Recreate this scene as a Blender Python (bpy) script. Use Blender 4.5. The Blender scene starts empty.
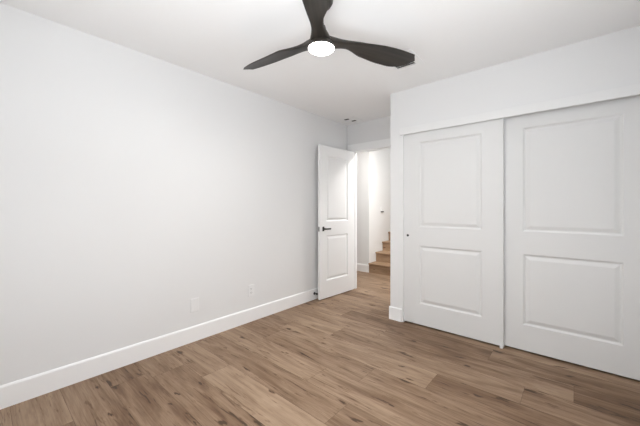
import bpy, bmesh, math, random
from mathutils import Vector, Matrix

random.seed(7)
S = bpy.context.scene
COL = S.collection

# ------------------------------------------------------------------ camera
H_CAM = 1.21
cam_d = bpy.data.cameras.new('camera')
cam = bpy.data.objects.new('camera', cam_d)
COL.objects.link(cam)
cam_d.sensor_fit = 'HORIZONTAL'
cam_d.sensor_width = 36.0
cam_d.lens = 36.0 * 296.3 / 640.0
cam_d.shift_y = -5.7 / 640.0
cam_d.clip_start = 0.02
cam.location = (2.617, 0.0, H_CAM)
cam.rotation_euler = (math.radians(90), 0, math.radians(40.98))
S.camera = cam

# ------------------------------------------------------------------ world, lights, exposure
S.view_settings.view_transform = 'Standard'
S.view_settings.look = 'None'
S.view_settings.gamma = 1.0
S.view_settings.use_curve_mapping = False
S.view_settings.exposure = 0.20

W = bpy.data.worlds.new('sky')
S.world = W
W.use_nodes = True
bg = W.node_tree.nodes['Background']
bg.inputs[0].default_value = (0.92, 0.96, 1.0, 1)
bg.inputs[1].default_value = 0.25


def area_light(name, loc, rot, sx, sy, power, color=(1, 1, 1)):
    d = bpy.data.lights.new(name, 'AREA')
    d.shape = 'RECTANGLE'
    d.size, d.size_y = sx, sy
    d.energy = power
    d.color = color
    o = bpy.data.objects.new(name, d)
    o.location, o.rotation_euler = loc, rot
    COL.objects.link(o)
    return o


R90 = math.radians(90)
# daylight just outside the two bedroom windows
DAY = (0.965, 0.984, 1.0)
area_light('window_daylight', (3.26, 1.35, 1.45), (0, R90, 0), 1.3, 0.85, 10.5, DAY)
area_light('window_daylight', (1.35, -0.60, 1.50), (R90, 0, 0), 1.5, 1.3, 6.8, DAY)
# added upward fills, as from a bounced flash, to lift the ambient
area_light('bounce_fill', (2.3, 0.1, 1.5), (2 * R90, 0, 0), 0.8, 0.8, 21, (0.945, 0.973, 1.0))
fl = area_light('bounce_fill', (2.3, 0.1, 1.1), Vector((-0.85, 1.15, 1.3)).to_track_quat('-Z', 'Y').to_euler(), 0.5, 0.5, 4.2, (0.945, 0.973, 1.0))
fl.data.spread = 1.7
# hall: a ceiling light, plus added fills at the right end, left side and stairwell
area_light('hall_end_fill', (1.7, 4.15, 1.3), (0, R90, -0.25), 1.6, 0.7, 8, (0.97, 0.985, 1.0))  # unseen fill, added to brighten the open door and entry
area_light('hall_overhead_area', (0.65, 4.25, 2.41), (0, 0, 0), 0.5, 0.3, 27, (1.0, 0.97, 0.93))
area_light('hall_overhead_area', (-0.3, 4.05, 2.41), (0, 0, 0), 0.9, 0.5, 2.5, (1.0, 0.975, 0.945))  # extra overhead fill, added for the left hall wall
area_light('stairwell_fill', (0.35, 5.6, 3.9), (0, 0, 0), 0.8, 1.2, 10, (0.98, 0.99, 1.0))  # fill added from above to even out the stairwell wall


# ------------------------------------------------------------------ materials
def new_mat(name):
    m = bpy.data.materials.new(name)
    m.use_nodes = True
    nt = m.node_tree
    return m, nt, nt.nodes['Principled BSDF']


def paint(name, col, rough=0.6, bump=0.0, scale=220.0, spec=0.3):
    m, nt, b = new_mat(name)
    b.inputs['Base Color'].default_value = (*col, 1)
    b.inputs['Roughness'].default_value = rough
    b.inputs['Specular IOR Level'].default_value = spec
    n = nt.nodes.new('ShaderNodeTexNoise')
    n.inputs['Scale'].default_value = scale
    n.inputs['Detail'].default_value = 3
    tc = nt.nodes.new('ShaderNodeTexCoord')
    nt.links.new(tc.outputs['Object'], n.inputs['Vector'])
    if bump:
        bp = nt.nodes.new('ShaderNodeBump')
        bp.inputs['Strength'].default_value = bump
        bp.inputs['Distance'].default_value = 0.002
        nt.links.new(n.outputs['Fac'], bp.inputs['Height'])
        nt.links.new(bp.outputs['Normal'], b.inputs['Normal'])
    return m


M_WALL = paint('wall_paint', (0.81, 0.81, 0.81), 0.75, 0.10)
M_CEIL = paint('ceiling_paint', (0.95, 0.95, 0.95), 0.85, 0.12, 160)
M_HALL = paint('hall_paint', (0.83, 0.83, 0.825), 0.75, 0.05)
M_FASCIA = paint('fascia_white', (0.83, 0.83, 0.825), 0.5, 0.0)
M_TRIM = paint('trim_gloss_white', (0.93, 0.93, 0.93), 0.40, 0.0)
M_DOOR = paint('door_white', (0.91, 0.91, 0.91), 0.42, 0.0)
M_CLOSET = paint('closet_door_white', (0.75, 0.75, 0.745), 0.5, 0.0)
M_PLASTIC = paint('white_plastic', (0.84, 0.84, 0.84), 0.35)
M_BLACK = paint('black_metal', (0.018, 0.018, 0.018), 0.42, spec=0.5)
M_DARK = paint('dark_recess', (0.06, 0.06, 0.06), 0.8)
M_RUBBER = paint('black_rubber', (0.02, 0.02, 0.02), 0.8)
M_NICKEL = paint('brushed_nickel', (0.25, 0.25, 0.25), 0.35)
M_NICKEL.node_tree.nodes['Principled BSDF'].inputs['Metallic'].default_value = 1.0


def wood_nodes(nt, b, cd, cl, tone_attr=None):
    """oak grain laid along u; v across; optional per-plank attribute"""
    N, L = nt.nodes, nt.links

    def math_(op, a, c=None, d=None):
        n = N.new('ShaderNodeMath')
        n.operation = op
        for i, x in enumerate((a, c, d)):
            if x is None:
                continue
            if isinstance(x, (int, float)):
                n.inputs[i].default_value = x
            else:
                L.new(x, n.inputs[i])
        return n.outputs[0]
    uv = N.new('ShaderNodeUVMap')
    sx = N.new('ShaderNodeSeparateXYZ')
    L.new(uv.outputs[0], sx.inputs[0])
    U, V = sx.outputs[0], sx.outputs[1]
    if tone_attr:
        at = N.new('ShaderNodeAttribute')
        at.attribute_name = tone_attr
        sp = N.new('ShaderNodeSeparateColor')
        L.new(at.outputs['Color'], sp.inputs[0])
        tone, r1, r2 = sp.outputs[0], sp.outputs[1], sp.outputs[2]
    else:
        v = N.new('ShaderNodeValue')
        v.outputs[0].default_value = 0.5
        tone = r1 = r2 = v.outputs[0]
    shift = math_('MULTIPLY', r1, 60.0)

    def coords(fu, fv, extra=0.0):
        c = N.new('ShaderNodeCombineXYZ')
        L.new(math_('ADD', math_('MULTIPLY', U, fu), shift), c.inputs[0])
        L.new(math_('MULTIPLY', V, fv), c.inputs[1])
        L.new(math_('ADD', math_('MULTIPLY', r2, 40.0), extra), c.inputs[2])
        return c.outputs[0]

    def noise(vec, scale, detail, rough=0.55, dist=0.0):
        n = N.new('ShaderNodeTexNoise')
        n.inputs['Scale'].default_value = scale
        n.inputs['Detail'].default_value = detail
        n.inputs['Roughness'].default_value = rough
        n.inputs['Distortion'].default_value = dist
        L.new(vec, n.inputs['Vector'])
        return n.outputs['Fac']
    broad = noise(coords(1.7, 9.0), 1.0, 4, 0.55, 1.0)
    streak = noise(coords(1.6, 34.0, 5.0), 1.0, 5, 0.62, 0.9)
    fine = noise(coords(7.0, 170.0, 9.0), 1.0, 4, 0.6, 0.3)
    # knots and dark flecks
    vo = N.new('ShaderNodeTexVoronoi')
    vo.feature = 'F1'
    vo.voronoi_dimensions = '2D'
    vo.inputs['Scale'].default_value = 1.0
    vo.inputs['Randomness'].default_value = 1.0
    warp = noise(coords(6.0, 26.0, 2.0), 1.0, 3, 0.6)
    cc = N.new('ShaderNodeCombineXYZ')
    L.new(math_('ADD', math_('MULTIPLY', U, 2.3), math_('ADD', shift, math_('MULTIPLY', warp, 0.5))), cc.inputs[0])
    L.new(math_('ADD', math_('MULTIPLY_ADD', V, 7.0, math_('MULTIPLY', r2, 40.0)), math_('MULTIPLY', warp, 0.5)), cc.inputs[1])
    L.new(cc.outputs[0], vo.inputs['Vector'])
    vsep = N.new('ShaderNodeSeparateColor')
    L.new(vo.outputs['Color'], vsep.inputs[0])
    gate = math_('GREATER_THAN', vsep.outputs[0], 0.5)
    kn = N.new('ShaderNodeMapRange')
    kn.inputs['From Min'].default_value = 0.02
    kn.inputs['From Max'].default_value = 0.165
    kn.inputs['To Min'].default_value = 1.0
    kn.inputs['To Max'].default_value = 0.0
    L.new(math_('DIVIDE', vo.outputs['Distance'], math_('MULTIPLY_ADD', math_('POWER', vsep.outputs[1], 2.0), 0.9, 0.35)), kn.inputs['Value'])
    knot = math_('MULTIPLY', math_('POWER', kn.outputs[0], 1.6), gate)
    # tone sum
    f = math_('MULTIPLY_ADD', math_('SUBTRACT', broad, 0.5), 0.85, tone)
    f = math_('MULTIPLY_ADD', math_('SUBTRACT', streak, 0.5), 0.55, f)
    f = math_('MULTIPLY_ADD', math_('SUBTRACT', fine, 0.5), 0.45, f)
    dark = N.new('ShaderNodeMapRange')
    dark.inputs['From Min'].default_value = 0.59
    dark.inputs['From Max'].default_value = 0.76
    L.new(noise(coords(3.2, 30.0, 17.0), 1.0, 4, 0.6, 1.4), dark.inputs['Value'])
    f = math_('SUBTRACT', f, math_('MULTIPLY', dark.outputs[0], 0.55))
    f = math_('SUBTRACT', f, math_('MULTIPLY', knot, 0.85))
    f = math_('ADD', f, 0.03)
    fc = N.new('ShaderNodeClamp')
    L.new(f, fc.inputs[0])
    ramp = N.new('ShaderNodeValToRGB')
    e = ramp.color_ramp.elements
    e[0].position, e[0].color = 0.0, (*[c * 0.42 for c in cd], 1)
    e[1].position, e[1].color = 1.0, (*cl, 1)
    k = ramp.color_ramp.elements.new(0.26)
    k.color = (*cd, 1)
    L.new(fc.outputs[0], ramp.inputs[0])
    out = ramp.outputs[0]
    b.inputs['Roughness'].default_value = 0.46
    b.inputs['Specular IOR Level'].default_value = 0.28
    rr = math_('MULTIPLY_ADD', fine, 0.16, 0.40)
    L.new(rr, b.inputs['Roughness'])
    L.new(out, b.inputs['Base Color'])
    bp = N.new('ShaderNodeBump')
    bp.inputs['Strength'].default_value = 0.12
    bp.inputs['Distance'].default_value = 0.001
    L.new(fine, bp.inputs['Height'])
    L.new(bp.outputs['Normal'], b.inputs['Normal'])


M_FLOOR, nt, b = new_mat('oak_vinyl_planks')
wood_nodes(nt, b, (0.158, 0.090, 0.050), (0.480, 0.348, 0.240), 'plank')
M_STAIR, nt, b = new_mat('oak_stair_wood')
wood_nodes(nt, b, (0.25, 0.155, 0.09), (0.52, 0.36, 0.235))
M_SEAM = paint('floor_joint', (0.07, 0.045, 0.03), 0.8)

M_FAN, nt, b = new_mat('dark_wood_fan')
tc = nt.nodes.new('ShaderNodeTexCoord')
mp = nt.nodes.new('ShaderNodeMapping')
mp.inputs['Scale'].default_value = (3, 40, 40)
nz = nt.nodes.new('ShaderNodeTexNoise')
nz.inputs['Scale'].default_value = 1.0
nz.inputs['Detail'].default_value = 5
cr = nt.nodes.new('ShaderNodeValToRGB')
cr.color_ramp.elements[0].position = 0.35
cr.color_ramp.elements[0].color = (0.013, 0.011, 0.009, 1)
cr.color_ramp.elements[1].position = 0.7
cr.color_ramp.elements[1].color = (0.034, 0.028, 0.022, 1)
nt.links.new(tc.outputs['Object'], mp.inputs[0])
nt.links.new(mp.outputs[0], nz.inputs['Vector'])
nt.links.new(nz.outputs['Fac'], cr.inputs[0])
nt.links.new(cr.outputs[0], b.inputs['Base Color'])
b.inputs['Roughness'].default_value = 0.42

M_LENS, nt, b = new_mat('lit_lens')
b.inputs['Base Color'].default_value = (0.9, 0.9, 0.88, 1)
b.inputs['Emission Color'].default_value = (1.0, 0.96, 0.90, 1)
b.inputs['Emission Strength'].default_value = 12.0

M_GLASS = bpy.data.materials.new('window_glass')
M_GLASS.use_nodes = True
nt = M_GLASS.node_tree
b = nt.nodes['Principled BSDF']
b.inputs['Transmission Weight'].default_value = 1.0
b.inputs['Roughness'].default_value = 0.0
b.inputs['IOR'].default_value = 1.0
b.inputs['Base Color'].default_value = (1, 1, 1, 1)


# ------------------------------------------------------------------ helpers
def link(name, bm, mat, parent=None, smooth=False):
    me = bpy.data.meshes.new(name)
    bmesh.ops.recalc_face_normals(bm, faces=bm.faces)
    bm.to_mesh(me)
    bm.free()
    for m in (mat if isinstance(mat, (list, tuple)) else [mat]):
        me.materials.append(m)
    if smooth:
        for p in me.polygons:
            p.use_smooth = True
    o = bpy.data.objects.new(name, me)
    COL.objects.link(o)
    if parent:
        o.parent = parent
    return o


def tag(o, label=None, cat=None, group=None, kind=None):
    if label:
        o['label'] = label
    if cat:
        o['category'] = cat
    if group:
        o['group'] = group
    if kind:
        o['kind'] = kind
    return o


def empty(name, loc, rz=0.0):
    o = bpy.data.objects.new(name, None)
    o.empty_display_size = 0.05
    o.location = loc
    o.rotation_euler = (0, 0, rz)
    COL.objects.link(o)
    return o


def add_box(bm, x0, x1, y0, y1, z0, z1, bevel=0.0):
    t = bmesh.new()
    bmesh.ops.create_cube(t, size=1.0)
    for v in t.verts:
        v.co = Vector((x0 + (v.co.x + .5) * (x1 - x0), y0 + (v.co.y + .5) * (y1 - y0), z0 + (v.co.z + .5) * (z1 - z0)))
    if bevel:
        bmesh.ops.bevel(t, geom=list(t.edges), offset=bevel, segments=2, affect='EDGES', profile=0.5)
    me = bpy.data.meshes.new('tmp')
    t.to_mesh(me)
    t.free()
    bm.from_mesh(me)
    bpy.data.meshes.remove(me)


def box(name, mat, x0, x1, y0, y1, z0, z1, bevel=0.0, parent=None):
    bm = bmesh.new()
    add_box(bm, x0, x1, y0, y1, z0, z1, bevel)
    return link(name, bm, mat, parent)


def add_lathe(bm, prof, seg=48, M=None):
    """prof: (r, z) list, revolved around z"""
    rings = []
    for r, z in prof:
        if r < 1e-6:
            rings.append([bm.verts.new((0, 0, z))])
        else:
            rings.append([bm.verts.new((r * math.cos(2 * math.pi * i / seg), r * math.sin(2 * math.pi * i / seg), z)) for i in range(seg)])
    for a, c in zip(rings, rings[1:]):
        for i in range(seg):
            j = (i + 1) % seg
            if len(a) == 1:
                bm.faces.new((a[0], c[i], c[j]))
            elif len(c) == 1:
                bm.faces.new((a[i], c[0], a[j]))
            else:
                bm.faces.new((a[i], c[i], c[j], a[j]))
    if M is not None:
        vs = [v for ring in rings for v in ring]
        bmesh.ops.transform(bm, matrix=M, verts=vs)


def add_prism(bm, poly, axis, a0, a1):
    """poly of 2D points extruded along axis 'x' or 'y' (poly gives the other horizontal coord and z)"""
    def P(p, a):
        return (a, p[0], p[1]) if axis == 'x' else (p[0], a, p[1])
    lo = [bm.verts.new(P(p, a0)) for p in poly]
    hi = [bm.verts.new(P(p, a1)) for p in poly]
    n = len(poly)
    for i in range(n):
        j = (i + 1) % n
        bm.faces.new((lo[i], lo[j], hi[j], hi[i]))
    bm.faces.new(lo[::-1])
    bm.faces.new(hi)


def struct(o, label, cat):
    return tag(o, label, cat, kind='structure')


# ------------------------------------------------------------------ room shell
ZC = 2.44
YC = 2.93      # closet wall face
YE = 3.63      # entry (door) wall face
YH = 4.75      # far hall wall face
XC = 1.085      # closet corner
XR = 3.06      # right wall face
YB = -0.31     # wall behind the camera

# floor: individually toned planks in one surface
PW, SEAM0 = 0.229, 0.81
joints = {-2: [0.9, 2.3], -1: [0.25, 1.6], 0: [0.333, 1.85], 1: [0.60, 2.1], 2: [0.05, 1.55], 3: [1.19, 2.6], 4: [0.42, 1.47],
          5: [1.85], 6: [0.85, 2.35], 7: [1.2, 2.60], 8: [0.62, 2.08], 9: [0.3, 1.6], 10: [1.0], 11: [0.55], 12: [0.2], 13: [0.8]}
tones = {(0, 0.0): 0.50, (0, 0.333): 0.33, (1, 0.6): 0.66, (1, 0.0): 0.52, (2, 0.05): 0.40, (3, 1.19): 0.46, (3, 0.0): 0.56, (5, 1.85): 0.24,
         (5, 0.0): 0.56, (7, 2.6): 0.14, (7, 1.2): 0.36, (8, 0.62): 0.28, (8, 2.08): 0.36, (6, 0.85): 0.42, (6, 2.35): 0.36, (4, 1.47): 0.42, (-1, 0.25): 0.30, (-1, 0.0): 0.34, (-2, 0.0): 0.34, (-2, 0.9): 0.34}
bm = bmesh.new()
uvl = bm.loops.layers.uv.new('UVMap')
cl = bm.loops.layers.float_color.new('plank')
FX0, FX1, FY0, FY1 = -2.7, 3.06, YB, 5.2


def fquad(x0, x1, y0, y1, z, ou, ov, colr, mi):
    vs = [bm.verts.new((x0, y0, z)), bm.verts.new((x1, y0, z)), bm.verts.new((x1, y1, z)), bm.verts.new((x0, y1, z))]
    f = bm.faces.new(vs)
    f.material_index = mi
    for lp in f.loops:
        lp[uvl].uv = (lp.vert.co.x - ou, lp.vert.co.y - ov)
        lp[cl] = colr


row = -5
while SEAM0 + row * PW < FY1:
    y0 = SEAM0 + row * PW
    y1 = y0 + PW
    ya, yb = max(y0, FY0), min(y1, FY1)
    if yb > ya:
        js = joints.get(row, [random.uniform(0, 1.5)])
        xs = [FX0, js[0] - 1.5] + js
        while xs[-1] + 1.5 < FX1:
            xs.append(xs[-1] + 1.5)
        xs = sorted(x for x in xs if x < FX1) + [FX1]
        for a, c in zip(xs, xs[1:]):
            key = (row, round(a, 3))
            if key not in tones and a == js[0] - 1.5:
                key = (row, 0.0)
            t = tones.get(key, random.uniform(0.38, 0.60))
            g = 0.0006
            t = 0.46 + (t - 0.46) * 0.75
            fquad(a + g, c - g, ya + g, yb - g, 0.0, a, y0, (t, random.random(), random.random(), 1), 0)
    row += 1
fquad(FX0, FX1, FY0, FY1, -0.0012, 0, 0, (0, 0, 0, 1), 1)
flo = link('floor', bm, [M_FLOOR, M_SEAM])
for p in flo.data.polygons:
    if p.normal.z < 0:
        p.flip()
struct(flo, 'brown oak plank floor running across the bedroom and into the hall', 'floor')

bm = bmesh.new()
add_box(bm, -2.7, 3.18, -0.43, 4.75, ZC, ZC + 0.12)
struct(link('ceiling', bm, M_CEIL), 'flat off-white bedroom ceiling above the fan', 'ceiling')

struct(box('wall_left', M_WALL, -0.12, 0.0, YB - .12, YE, 0, ZC), 'long plain white wall on the left with two cover plates', 'wall')

# right wall with a window opening, beside the camera
bm = bmesh.new()
wy0, wy1, wz0, wz1 = 0.90, 2.70, 0.75, 2.15
add_box(bm, XR, XR + .12, YB - .12, wy0, 0, ZC)
add_box(bm, XR, XR + .12, wy1, YE + .12, 0, ZC)
add_box(bm, XR, XR + .12, wy0, wy1, 0, wz0)
add_box(bm, XR, XR + .12, wy0, wy1, wz1, ZC)
struct(link('wall_right', bm, M_WALL), 'white wall with a window to the right of the closet', 'wall')
# rear wall with a window opening, behind the camera
bm = bmesh.new()
bx0, bx1 = 0.50, 2.10
add_box(bm, 0, bx0, YB - .12, YB, 0, ZC)
add_box(bm, bx1, XR, YB - .12, YB, 0, ZC)
add_box(bm, bx0, bx1, YB - .12, YB, 0, wz0)
add_box(bm, bx0, bx1, YB - .12, YB, wz1, ZC)
struct(link('wall_rear', bm, M_WALL), 'white wall with a window behind the camera', 'wall')


def window(name, axis, p, a0, a1, lab):
    """frame and glass set into the opening; axis 'x' = wall faces along x"""
    root = empty(name, (p, (a0 + a1) / 2, wz0) if axis == 'x' else ((a0 + a1) / 2, p, wz0))
    struct(root, lab, 'window')
    w = (a1 - a0) / 2
    h = wz1 - wz0
    bm = bmesh.new()
    bars = [(-w, -w + .05, 0, h), (w - .05, w, 0, h), (-w + .05, w - .05, 0, .05), (-w + .05, w - .05, h - .05, h), (-.025, .025, .05, h - .05)]
    for q0, q1, z0, z1 in bars:
        if axis == 'x':
            add_box(bm, -.03, .03, q0, q1, z0, z1)
        else:
            add_box(bm, q0, q1, -.03, .03, z0, z1)
    link('window_frame', bm, M_TRIM, root)
    bm = bmesh.new()
    if axis == 'x':
        add_box(bm, -.003, .003, -w + .04, w - .04, .04, h - .04)
    else:
        add_box(bm, -w + .04, w - .04, -.003, .003, .04, h - .04)
    link('window_pane', bm, M_GLASS, root)


window('window_1', 'x', XR + .07, wy0, wy1, 'white framed sliding window in the right wall')
window('window_2', 'y', YB - .07, bx0, bx1, 'white framed sliding window in the wall behind the camera')

# closet wall: strip at the corner, its return into the entry, header above the sliding doors, right pier
CO0, CO1, COZ = 1.222, 3.005, 2.03
bm = bmesh.new()
add_box(bm, XC, CO0, YC, YE, 0, ZC)
add_box(bm, CO0, CO1, YC, YC + .12, COZ, ZC)
add_box(bm, CO1, XR, YC, YC + .12, 0, ZC)
struct(link('wall_closet', bm, M_WALL), 'white wall around the closet, jutting out at the entry corner', 'wall')

# entry wall with the doorway
DO0, DO1, DOZ = 0.094, 0.842, 2.045
WT = 0.10     # thickness of the entry wall
bm = bmesh.new()
add_box(bm, -2.7, DO0, YE, YE + WT, 0, ZC)
add_box(bm, DO1, XR + .12, YE, YE + WT, 0, ZC)
add_box(bm, DO0, DO1, YE, YE + WT, DOZ, ZC)
struct(link('wall_entry', bm, M_WALL), 'short recessed white wall holding the bedroom doorway', 'wall')

# hall beyond
XS = -0.305
struct(box('wall_hall', M_HALL, -2.7, XS, YH, YH + .12, 0, ZC), 'white hall wall seen through the doorway beside the stairs', 'wall')
bm = bmesh.new()
add_box(bm, XS - .12, XS, YH + .12, 7.3, 0, 4.2)
add_box(bm, XS - .12, XS, YH, YH + .12, ZC, 4.2)
struct(link('wall_stairwell', bm, M_HALL), 'bright white stairwell wall rising beside the wooden steps', 'wall')
bm = bmesh.new()
add_box(bm, 0.75, 0.87, YH, 7.3, 0, 4.2)
add_box(bm, XS, 0.75, 7.18, 7.3, 0, 4.2)
add_box(bm, XS, 0.75, YH, YH + .12, ZC, 4.2)
add_box(bm, XS - .12, 0.87, YH, 7.3, 4.2, 4.3)
struct(link('wall_stairwell_far', bm, M_HALL), 'white walls closing the far side of the stairwell', 'wall')
bm = bmesh.new()
add_box(bm, 0.87, 3.18, YH, YH + .12, 0, ZC)
add_box(bm, -2.82, -2.7, YE, YH + .12, 0, ZC)
add_box(bm, 3.06, 3.18, YE + WT, YH, 0, ZC)
struct(link('wall_hall_ends', bm, M_HALL), 'white walls at both ends of the hall', 'wall')


# ------------------------------------------------------------------ trim
BH, BT = 0.139, 0.012


def base_profile(s):
    """(offset from wall, z) with a slightly eased top"""
    return [(0, 0), (s * BT, 0), (s * BT, BH - .012), (s * (BT - .004), BH - .003), (s * (BT - .008), BH), (0, BH)]


bm = bmesh.new()
add_prism(bm, [(0 + a, z) for a, z in base_profile(1)], 'y', YB, YE)
struct(link('baseboard_left', bm, M_TRIM), 'tall white baseboard along the foot of the long left wall', 'baseboard')
bm = bmesh.new()
add_prism(bm, [(YC + a, z) for a, z in base_profile(-1)], 'x', XC - BT, CO0 - .003)
add_prism(bm, [(XC + a, z) for a, z in base_profile(-1)], 'y', YC - .001, YE)
struct(link('baseboard_closet', bm, M_TRIM), 'short white baseboard wrapping the closet corner', 'baseboard')
bm = bmesh.new()
add_prism(bm, [(YH + a, z) for a, z in base_profile(-1)], 'x', -2.7, XS)
struct(link('baseboard_hall', bm, M_TRIM), 'white baseboard in the hall left of the stairs', 'baseboard')
bm = bmesh.new()
add_prism(bm, [(XR + a, z) for a, z in base_profile(-1)], 'y', YB, YC)
add_prism(bm, [(YB + a, z) for a, z in base_profile(1)], 'x', BT, XR - BT)
struct(link('baseboard_right', bm, M_TRIM), 'white baseboard beside and behind the camera', 'baseboard')

# valance board that hides the sliding door track
bm = bmesh.new()
add_box(bm, 1.200, XR - .002, YC - .018, YC, 1.970, 2.041, 0.002)
struct(link('trim_1', bm, M_FASCIA), 'long white fascia board above the sliding closet doors', 'trim')
# closet jamb lining at the left and right side of the opening
struct(box('trim_2', M_FASCIA, CO0 - .002, CO0 + .012, YC - .002, YC + .12, 0, COZ), 'narrow white jamb strip left of the closet doors', 'trim')
# door casing and jamb of the entry doorway
cw, ct = 0.085, 0.014
bm = bmesh.new()
add_box(bm, DO0 + .012 - cw, DO0 + .012, YE - ct, YE, 0, DOZ + .092, 0.002)
add_box(bm, DO1 - .012, DO1 - .012 + cw, YE - ct, YE, 0, DOZ + .092, 0.002)
add_box(bm, DO0 + .012, DO1 - .012, YE - ct, YE, DOZ - .018, DOZ + .092, 0.002)
struct(link('trim_3', bm, M_TRIM), 'white casing around the bedroom doorway', 'trim')
bm = bmesh.new()
add_box(bm, DO0, DO0 + .018, YE, YE + WT, 0, DOZ)
add_box(bm, DO1 - .018, DO1, YE, YE + WT, 0, DOZ)
add_box(bm, DO0 + .018, DO1 - .018, YE, YE + WT, DOZ - .018, DOZ)
add_box(bm, DO0 + .018, DO0 + .030, YE + .042, YE + .078, 0, DOZ - .018)
add_box(bm, DO1 - .030, DO1 - .018, YE + .042, YE + .078, 0, DOZ - .018)
add_box(bm, DO0 + .030, DO1 - .030, YE + .042, YE + .078, DOZ - .030, DOZ - .018)
struct(link('trim_4', bm, M_TRIM), 'white jamb and stop lining the bedroom doorway', 'trim')


# ------------------------------------------------------------------ moulded two-panel doors
def panel_face(bm, w, h, panels, y, sgn):
    """moulded face in the xz plane at y; sgn = outward direction along y"""
    xs = sorted({0, w} | {p[0] for p in panels} | {p[1] for p in panels})
    zs = sorted({0, h} | {p[2] for p in panels} | {p[3] for p in panels})

    def quad(a, c, d, e):
        bm.faces.new([bm.verts.new(p) for p in (a, c, d, e)])
    for i in range(len(xs) - 1):
        for j in range(len(zs) - 1):
            x0, x1, z0, z1 = xs[i], xs[i + 1], zs[j], zs[j + 1]
            hit = [p for p in panels if p[0] <= x0 and x1 <= p[1] and p[2] <= z0 and z1 <= p[3]]
            if not hit:
                quad((x0, y, z0), (x1, y, z0), (x1, y, z1), (x0, y, z1))
    for x0, x1, z0, z1 in panels:
        prof = [(0, 0), (.004, .002), (.012, .0105), (.019, .012), (.025, .0105), (.046, .003), (.050, .0025)]
        prev = None
        for ins, dep in prof:
            yy = y - sgn * dep
            ring = [(x0 + ins, yy, z0 + ins), (x1 - ins, yy, z0 + ins), (x1 - ins, yy, z1 - ins), (x0 + ins, yy, z1 - ins)]
            if prev:
                for k in range(4):
                    quad(prev[k], prev[(k + 1) % 4], ring[(k + 1) % 4], ring[k])
            prev = ring
        quad(*prev)


def door_slab(name, w, h, th, panels, mat, parent):
    """face at local y=0 looking -y, back at y=th, x from 0 to w"""
    bm = bmesh.new()
    panel_face(bm, w, h, panels, 0.0, -1)
    panel_face(bm, w, h, panels, th, 1)
    for a, c in (((0, 0), (w, 0)), ((w, 0), (w, h)), ((w, h), (0, h)), ((0, h), (0, 0))):
        bm.faces.new([bm.verts.new(p) for p in ((a[0], 0, a[1]), (c[0], 0, c[1]), (c[0], th, c[1]), (a[0], th, a[1]))])
    bmesh.ops.remove_doubles(bm, verts=bm.verts, dist=1e-5)
    return link(name, bm, mat, parent)


# bedroom door, swung open against the left wall
DW, DH, DT = 0.705, 2.010, 0.035
hinge = Vector((0.145, 3.592))
free = Vector((0.105, 2.889))
ang = math.atan2(hinge.y - free.y, hinge.x - free.x)      # local +x runs from free edge to hinge
door = empty('door_1', (free.x, free.y, 0.012), ang)
struct(door, 'white two-panel bedroom door standing open with a black lever', 'door')
pl = [(.125, .575, .226, .826), (.125, .575, 1.008, 1.888)]
DW = (hinge - free).length
door_slab('door_slab', DW, DH, DT, pl, M_DOOR, door)


def lever(y, s, nm):
    """rosette and lever on a face at local y, projecting along s"""
    bm = bmesh.new()
    add_box(bm, .048, .078, y + min(0, s * .008), y + max(0, s * .008), .885, .945, 0.002)
    a = y + s * .008
    c = y + s * .050
    Mx = Matrix.Translation((.062, a, .915)) @ Matrix.Rotation(-s * R90, 4, 'X')
    add_lathe(bm, [(0, 0), (.011, 0), (.011, .040), (0, .040)], 20, Mx)
    add_box(bm, .052, .165, min(y + s * .036, y + s * .050), max(y + s * .036, y + s * .050), .905, .925, 0.003)
    tag(link('door_lever', bm, M_BLACK, door), nm)


lever(0.0, -1, 'black lever handle on a square plate')
lever(DT, 1, 'black lever handle on the wall side')
bm = bmesh.new()
add_box(bm, -.0012, 0.0, .006, .029, .885, .945)
tag(link('latch_plate', bm, M_NICKEL, door), 'grey latch plate on the door edge')
bm = bmesh.new()
add_box(bm, -.009, -.0012, .011, .024, .905, .925, .002)
tag(link('latch_bolt', bm, M_NICKEL, door), 'grey latch bolt')
for z in (.20, 1.0, 1.80):
    bm = bmesh.new()
    add_lathe(bm, [(0, 0), (.006, 0), (.006, .09), (0, .09)], 14, Matrix.Translation((DW + .004, DT + .003, z)))
    add_box(bm, DW, DW + .002, .006, DT + .002, z, z + .09)
    tag(link('hinge', bm, M_BLACK, door), 'black butt hinge')

# sliding closet doors
CDW = 0.903
cl_h = 1.985
FD = YC + .014     # face of the front door
pL = [(.164, CDW - .164, .210, .803), (.164, CDW - .164, .990, 1.858)]
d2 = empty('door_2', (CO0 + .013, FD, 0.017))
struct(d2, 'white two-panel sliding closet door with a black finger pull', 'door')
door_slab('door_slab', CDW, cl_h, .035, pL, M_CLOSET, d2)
bm = bmesh.new()
Mx = Matrix.Translation((.042, -.0015, .900)) @ Matrix.Rotation(-R90, 4, 'X')
add_lathe(bm, [(0, .0008), (.008, .0008), (.0095, 0), (.0125, 0), (.0125, .006), (0, .006)], 24, Mx)
tag(link('finger_pull', bm, M_BLACK, d2), 'small round black finger pull')
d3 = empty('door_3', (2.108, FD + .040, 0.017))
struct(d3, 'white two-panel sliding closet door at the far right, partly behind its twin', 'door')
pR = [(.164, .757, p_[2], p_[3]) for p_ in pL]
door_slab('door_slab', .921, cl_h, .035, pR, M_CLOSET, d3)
# floor guide between the doors
gx = 2.113
bm = bmesh.new()
add_box(bm, gx, gx + .022, FD - .014, FD - .002, 0, .028, .002)
add_box(bm, gx, gx + .022, FD - .014, FD + .09, 0, .006, .001)
tag(link('door_guide', bm, M_PLASTIC), 'small white floor guide where the two closet doors overlap', 'door guide')
# closet interior track
box('trim_5', M_TRIM, CO0 + .012, CO1, YC + .01, YC + .11, 2.000, COZ)
struct(bpy.data.objects['trim_5'], 'white track above the closet doors', 'trim')


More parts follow.
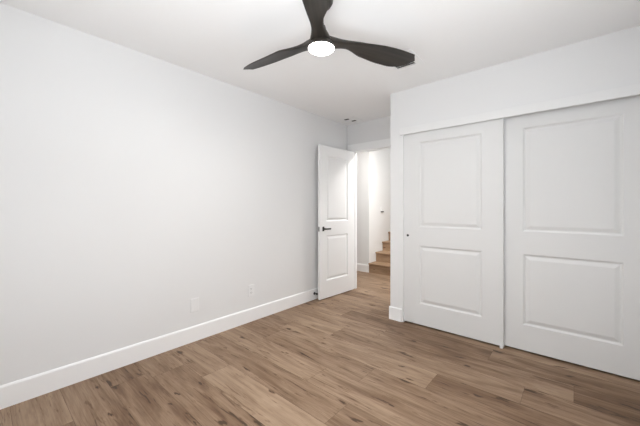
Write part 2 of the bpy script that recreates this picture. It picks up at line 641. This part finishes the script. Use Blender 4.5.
# ------------------------------------------------------------------ door stop on the baseboard
stop = empty('door_stop', (BT, 2.885, 0.082))
tag(stop, 'short black door stop on the baseboard beside the open door', 'door stop')
Rx = Matrix.Rotation(R90, 4, 'Y')
bm = bmesh.new()
add_lathe(bm, [(0, 0), (.018, 0), (.018, .008), (.014, .012), (.006, .015), (.006, .040), (0, .040)], 20, Rx)
link('stop_rod', bm, M_BLACK, stop, True)
bm = bmesh.new()
add_lathe(bm, [(0, .038), (.013, .038), (.014, .042), (.014, .050), (.010, .054), (0, .054)], 20, Rx)
link('rubber_tip', bm, M_RUBBER, stop, True)


# ------------------------------------------------------------------ cover plates on the left wall
def plate(name, y, z, lab, duplex):
    root = empty(name, (0, y, z))
    tag(root, lab, 'outlet' if duplex else 'cover plate', 'cover plates on the left wall')
    bm = bmesh.new()
    add_box(bm, 0, .006, -.038, .038, -.061, .061, .0025)
    link('cover_plate', bm, M_PLASTIC, root)
    if duplex:
        for dz in (-.0205, .0205):
            bm = bmesh.new()
            add_box(bm, .006, .0085, -.0165, .0165, dz - .014, dz + .014, .001)
            rc = link('receptacle', bm, M_PLASTIC, root)
            bm = bmesh.new()
            add_box(bm, .0085, .0088, -.008, -.0055, dz - .003, dz + .006)
            add_box(bm, .0085, .0088, .0055, .008, dz - .002, dz + .006)
            add_box(bm, .0085, .0088, -.002, .002, dz - .010, dz - .006)
            tag(link('slots', bm, M_DARK, rc), 'dark plug slots')
    for dz in ((0,) if duplex else (-.0415, .0415)):
        bm = bmesh.new()
        add_lathe(bm, [(0, .0012), (.002, .0012), (.003, .0)], 12, Matrix.Translation((.006, 0, dz)) @ Rx)
        link('screw', bm, M_PLASTIC, root)


plate('blank_plate', 1.282, .326, 'blank white cover plate low on the left wall, nearer the camera', False)
plate('wall_outlet', 1.894, .328, 'white double outlet low on the left wall, nearer the open door', True)

# ------------------------------------------------------------------ ceiling register and small two-slot vent
vr = empty('ceiling_vent', (1.497, 2.350, ZC))
tag(vr, 'white square ceiling register behind the right fan blade', 'vent')
bm = bmesh.new()
vx, vy, fr = .140, .150, .058
for a in ((-vx, vx, -vy, -vy + fr), (-vx, vx, vy - fr, vy), (-vx, -vx + fr, -vy + fr, vy - fr), (vx - fr, vx, -vy + fr, vy - fr)):
    add_box(bm, a[0], a[1], a[2], a[3], -.008, 0)
link('vent_frame', bm, M_CEIL, vr)
bm = bmesh.new()
add_box(bm, -vx + fr, vx - fr, -vy + fr, vy - fr, -.001, 0)
tag(link('duct_opening', bm, M_DARK, vr), 'dark opening')
n = 7
for i in range(n):
    yy = -vy + fr + (2 * (vy - fr)) * (i + .5) / n
    bm = bmesh.new()
    t = .0225
    add_prism(bm, [(yy + .007, -.002), (yy - .008, -.0115), (yy - .009, -.0105), (yy + .006, -.001)], 'x', -vx + fr, vx - fr)
    link('louver', bm, M_CEIL, vr)

sv = empty('entry_vent', (0.235, 3.42, ZC))
tag(sv, 'small white ceiling plate with two dark slots above the open door', 'vent')
bm = bmesh.new()
add_box(bm, -.115, .095, -.12, .12, -.006, 0, .002)
link('vent_plate', bm, M_CEIL, sv)
for yy, xx in ((-.058, -.045), (.058, -.005)):
    bm = bmesh.new()
    add_box(bm, xx - .035, xx + .035, yy - .021, yy + .021, -.0068, -.0055)
    tag(link('slot', bm, M_DARK, sv), 'dark slot')

# ------------------------------------------------------------------ stairs in the hall
RISE, RUN, NST = 0.178, 0.252, 7
st = empty('staircase', (0.22, YH, 0))
tag(st, 'light oak staircase climbing away beyond the doorway', 'stairs')


def uv_box(name, x0, x1, y0, y1, z0, z1, parent, bev=0.0):
    bm = bmesh.new()
    add_box(bm, x0, x1, y0, y1, z0, z1, bev)
    ul = bm.loops.layers.uv.new('UVMap')
    off = random.uniform(0, 20)
    for f in bm.faces:
        vert = abs(f.normal.y) > .5
        for lp in f.loops:
            c = lp.vert.co
            lp[ul].uv = (c.x + off, (c.z if vert else c.y) + off)
    return link(name, bm, M_STAIR, parent)


hw = (0.75 - XS) / 2 - .002
cxs = (0.75 + XS) / 2 - 0.22
for i in range(NST):
    y = i * RUN
    uv_box('riser', cxs - hw, cxs + hw, y + .0, y + .02, i * RISE, (i + 1) * RISE - .028, st)
    uv_box('tread', cxs - hw, cxs + hw, y - .028, y + RUN + .02, (i + 1) * RISE - .028, (i + 1) * RISE, st, .008)

# small fitting on the stairwell wall
sw = empty('wall_switch', (XS, 5.235, 1.145))
tag(sw, 'small white switch with a dark lower edge on the stairwell wall', 'switch')
bm = bmesh.new()
add_box(bm, 0, .016, -.050, .050, -.012, .060, .004)
link('switch_plate', bm, M_PLASTIC, sw)
bm = bmesh.new()
add_box(bm, 0, .022, -.050, .050, -.034, -.012, .004)
tag(link('switch_base', bm, M_NICKEL, sw), 'dark lower edge')

# ------------------------------------------------------------------ ceiling fan
FXc, FYc = 1.484, 1.316
fan = empty('ceiling_fan', (FXc, FYc, ZC))
tag(fan, 'dark wood three-blade ceiling fan with a glowing round light', 'ceiling fan')


def fz(z):
    return z - ZC


bm = bmesh.new()
add_lathe(bm, [(0, 0), (.068, 0), (.070, -.006), (.068, -.030), (.056, -.050), (.030, -.060), (0, -.060)], 48)
link('canopy', bm, M_FAN, fan, True)
bm = bmesh.new()
add_lathe(bm, [(0, -.055), (.0135, -.055), (.0135, fz(2.255)), (0, fz(2.255))], 24)
link('downrod', bm, M_FAN, fan, True)
bm = bmesh.new()
add_lathe(bm, [(0, fz(2.270)), (.024, fz(2.270)), (.028, fz(2.255)), (.034, fz(2.228)), (.043, fz(2.206)), (.055, fz(2.186)), (.067, fz(2.168)),
               (.0765, fz(2.152)), (.0795, fz(2.143)), (.079, fz(2.139)), (.0765, fz(2.139)), (.0765, fz(2.144)), (0, fz(2.144))], 64)
link('motor_housing', bm, M_FAN, fan, True)
bm = bmesh.new()
add_lathe(bm, [(0, fz(2.124)), (.03, fz(2.1248)), (.055, fz(2.128)), (.069, fz(2.1325)), (.0755, fz(2.138)), (.0762, fz(2.142)), (0, fz(2.142))], 48)
tag(link('light_lens', bm, M_LENS, fan, True), 'glowing round white light')
# stations: radius, leading t, leading z, trailing t, trailing z, thickness
KN = [(.030, -.064, 2.180, .058, 2.178, .044), (.075, -.053, 2.188, .044, 2.182, .040), (.115, -.047, 2.193, .031, 2.186, .034),
      (.155, -.048, 2.197, .024, 2.190, .029), (.190, -.053, 2.200, .026, 2.192, .024), (.235, -.060, 2.203, .040, 2.190, .019),
      (.285, -.066, 2.205, .058, 2.186, .016), (.340, -.072, 2.209, .062, 2.181, .013), (.410, -.079, 2.213, .066, 2.175, .011),
      (.480, -.081, 2.215, .066, 2.173, .010), (.540, -.080, 2.216, .063, 2.172, .009), (.590, -.077, 2.216, .050, 2.176, .008),
      (.630, -.073, 2.216, .034, 2.182, .007)]
TIP = [(.650, -.071, 2.216, .018, 2.187, .006), (.668, -.050, 2.214, .005, 2.193, .005), (.684, -.034, 2.211, -.009, 2.202, .004),
       (.697, -.019, 2.209, -.021, 2.208, .003)]


def catmull(K, n):
    out = []
    for i in range(len(K) - 1):
        p = [K[max(0, min(len(K) - 1, i + q))] for q in (-1, 0, 1, 2)]
        for m in range(n):
            t = m / n
            out.append(tuple(.5 * (2 * b_ + (c_ - a_) * t + (2 * a_ - 5 * b_ + 4 * c_ - d_) * t * t + (3 * b_ - a_ - 3 * c_ + d_) * t ** 3)
                             for a_, b_, c_, d_ in zip(*p)))
    out.append(K[-1])
    return out


ST = catmull(KN + TIP[:1], 4) + TIP[1:]


def blade(ang):
    bm = bmesh.new()
    rings = []
    NS = 32
    for s, lt, lz, tt, tz, th in ST:
        a = Vector((s, lt, fz(lz)))
        c = Vector((s, tt, fz(tz)))
        ch = c - a
        L = ch.length
        u = ch.normalized()
        nrm = Vector((1, 0, 0)).cross(u)
        if nrm.z < 0:
            nrm = -nrm
        ring = []
        for k in range(NS):
            q = 2 * math.pi * k / NS
            x = .5 - .5 * math.cos(q)
            y = .5 * th * math.copysign(abs(math.sin(q)) ** .8, math.sin(q))
            camber = .05 * L * 4 * x * (1 - x)
            ring.append(bm.verts.new(a + u * (x * L) + nrm * (y + camber)))
        rings.append(ring)
    for r0, r1 in zip(rings, rings[1:]):
        for k in range(NS):
            j = (k + 1) % NS
            bm.faces.new((r0[k], r0[j], r1[j], r1[k]))
    bm.faces.new(rings[0])
    bm.faces.new(rings[-1][::-1])
    o = link('blade', bm, M_FAN, fan, True)
    o.rotation_euler = (0, 0, ang)
    return o


for k in range(3):
    # photo angles measured from the camera's right; camera yaw 40.98 deg
    blade(math.radians(25.5 + 120 * k + 40.98))
# the lamp in the fan
d = bpy.data.lights.new('fan_lamp', 'AREA')
d.shape = 'DISK'
d.size = 0.14
d.energy = 14
d.color = (1.0, 0.985, 0.96)
o = bpy.data.objects.new('fan_lamp', d)
o.location = (0, 0, fz(2.120))
o.parent = fan
COL.objects.link(o)
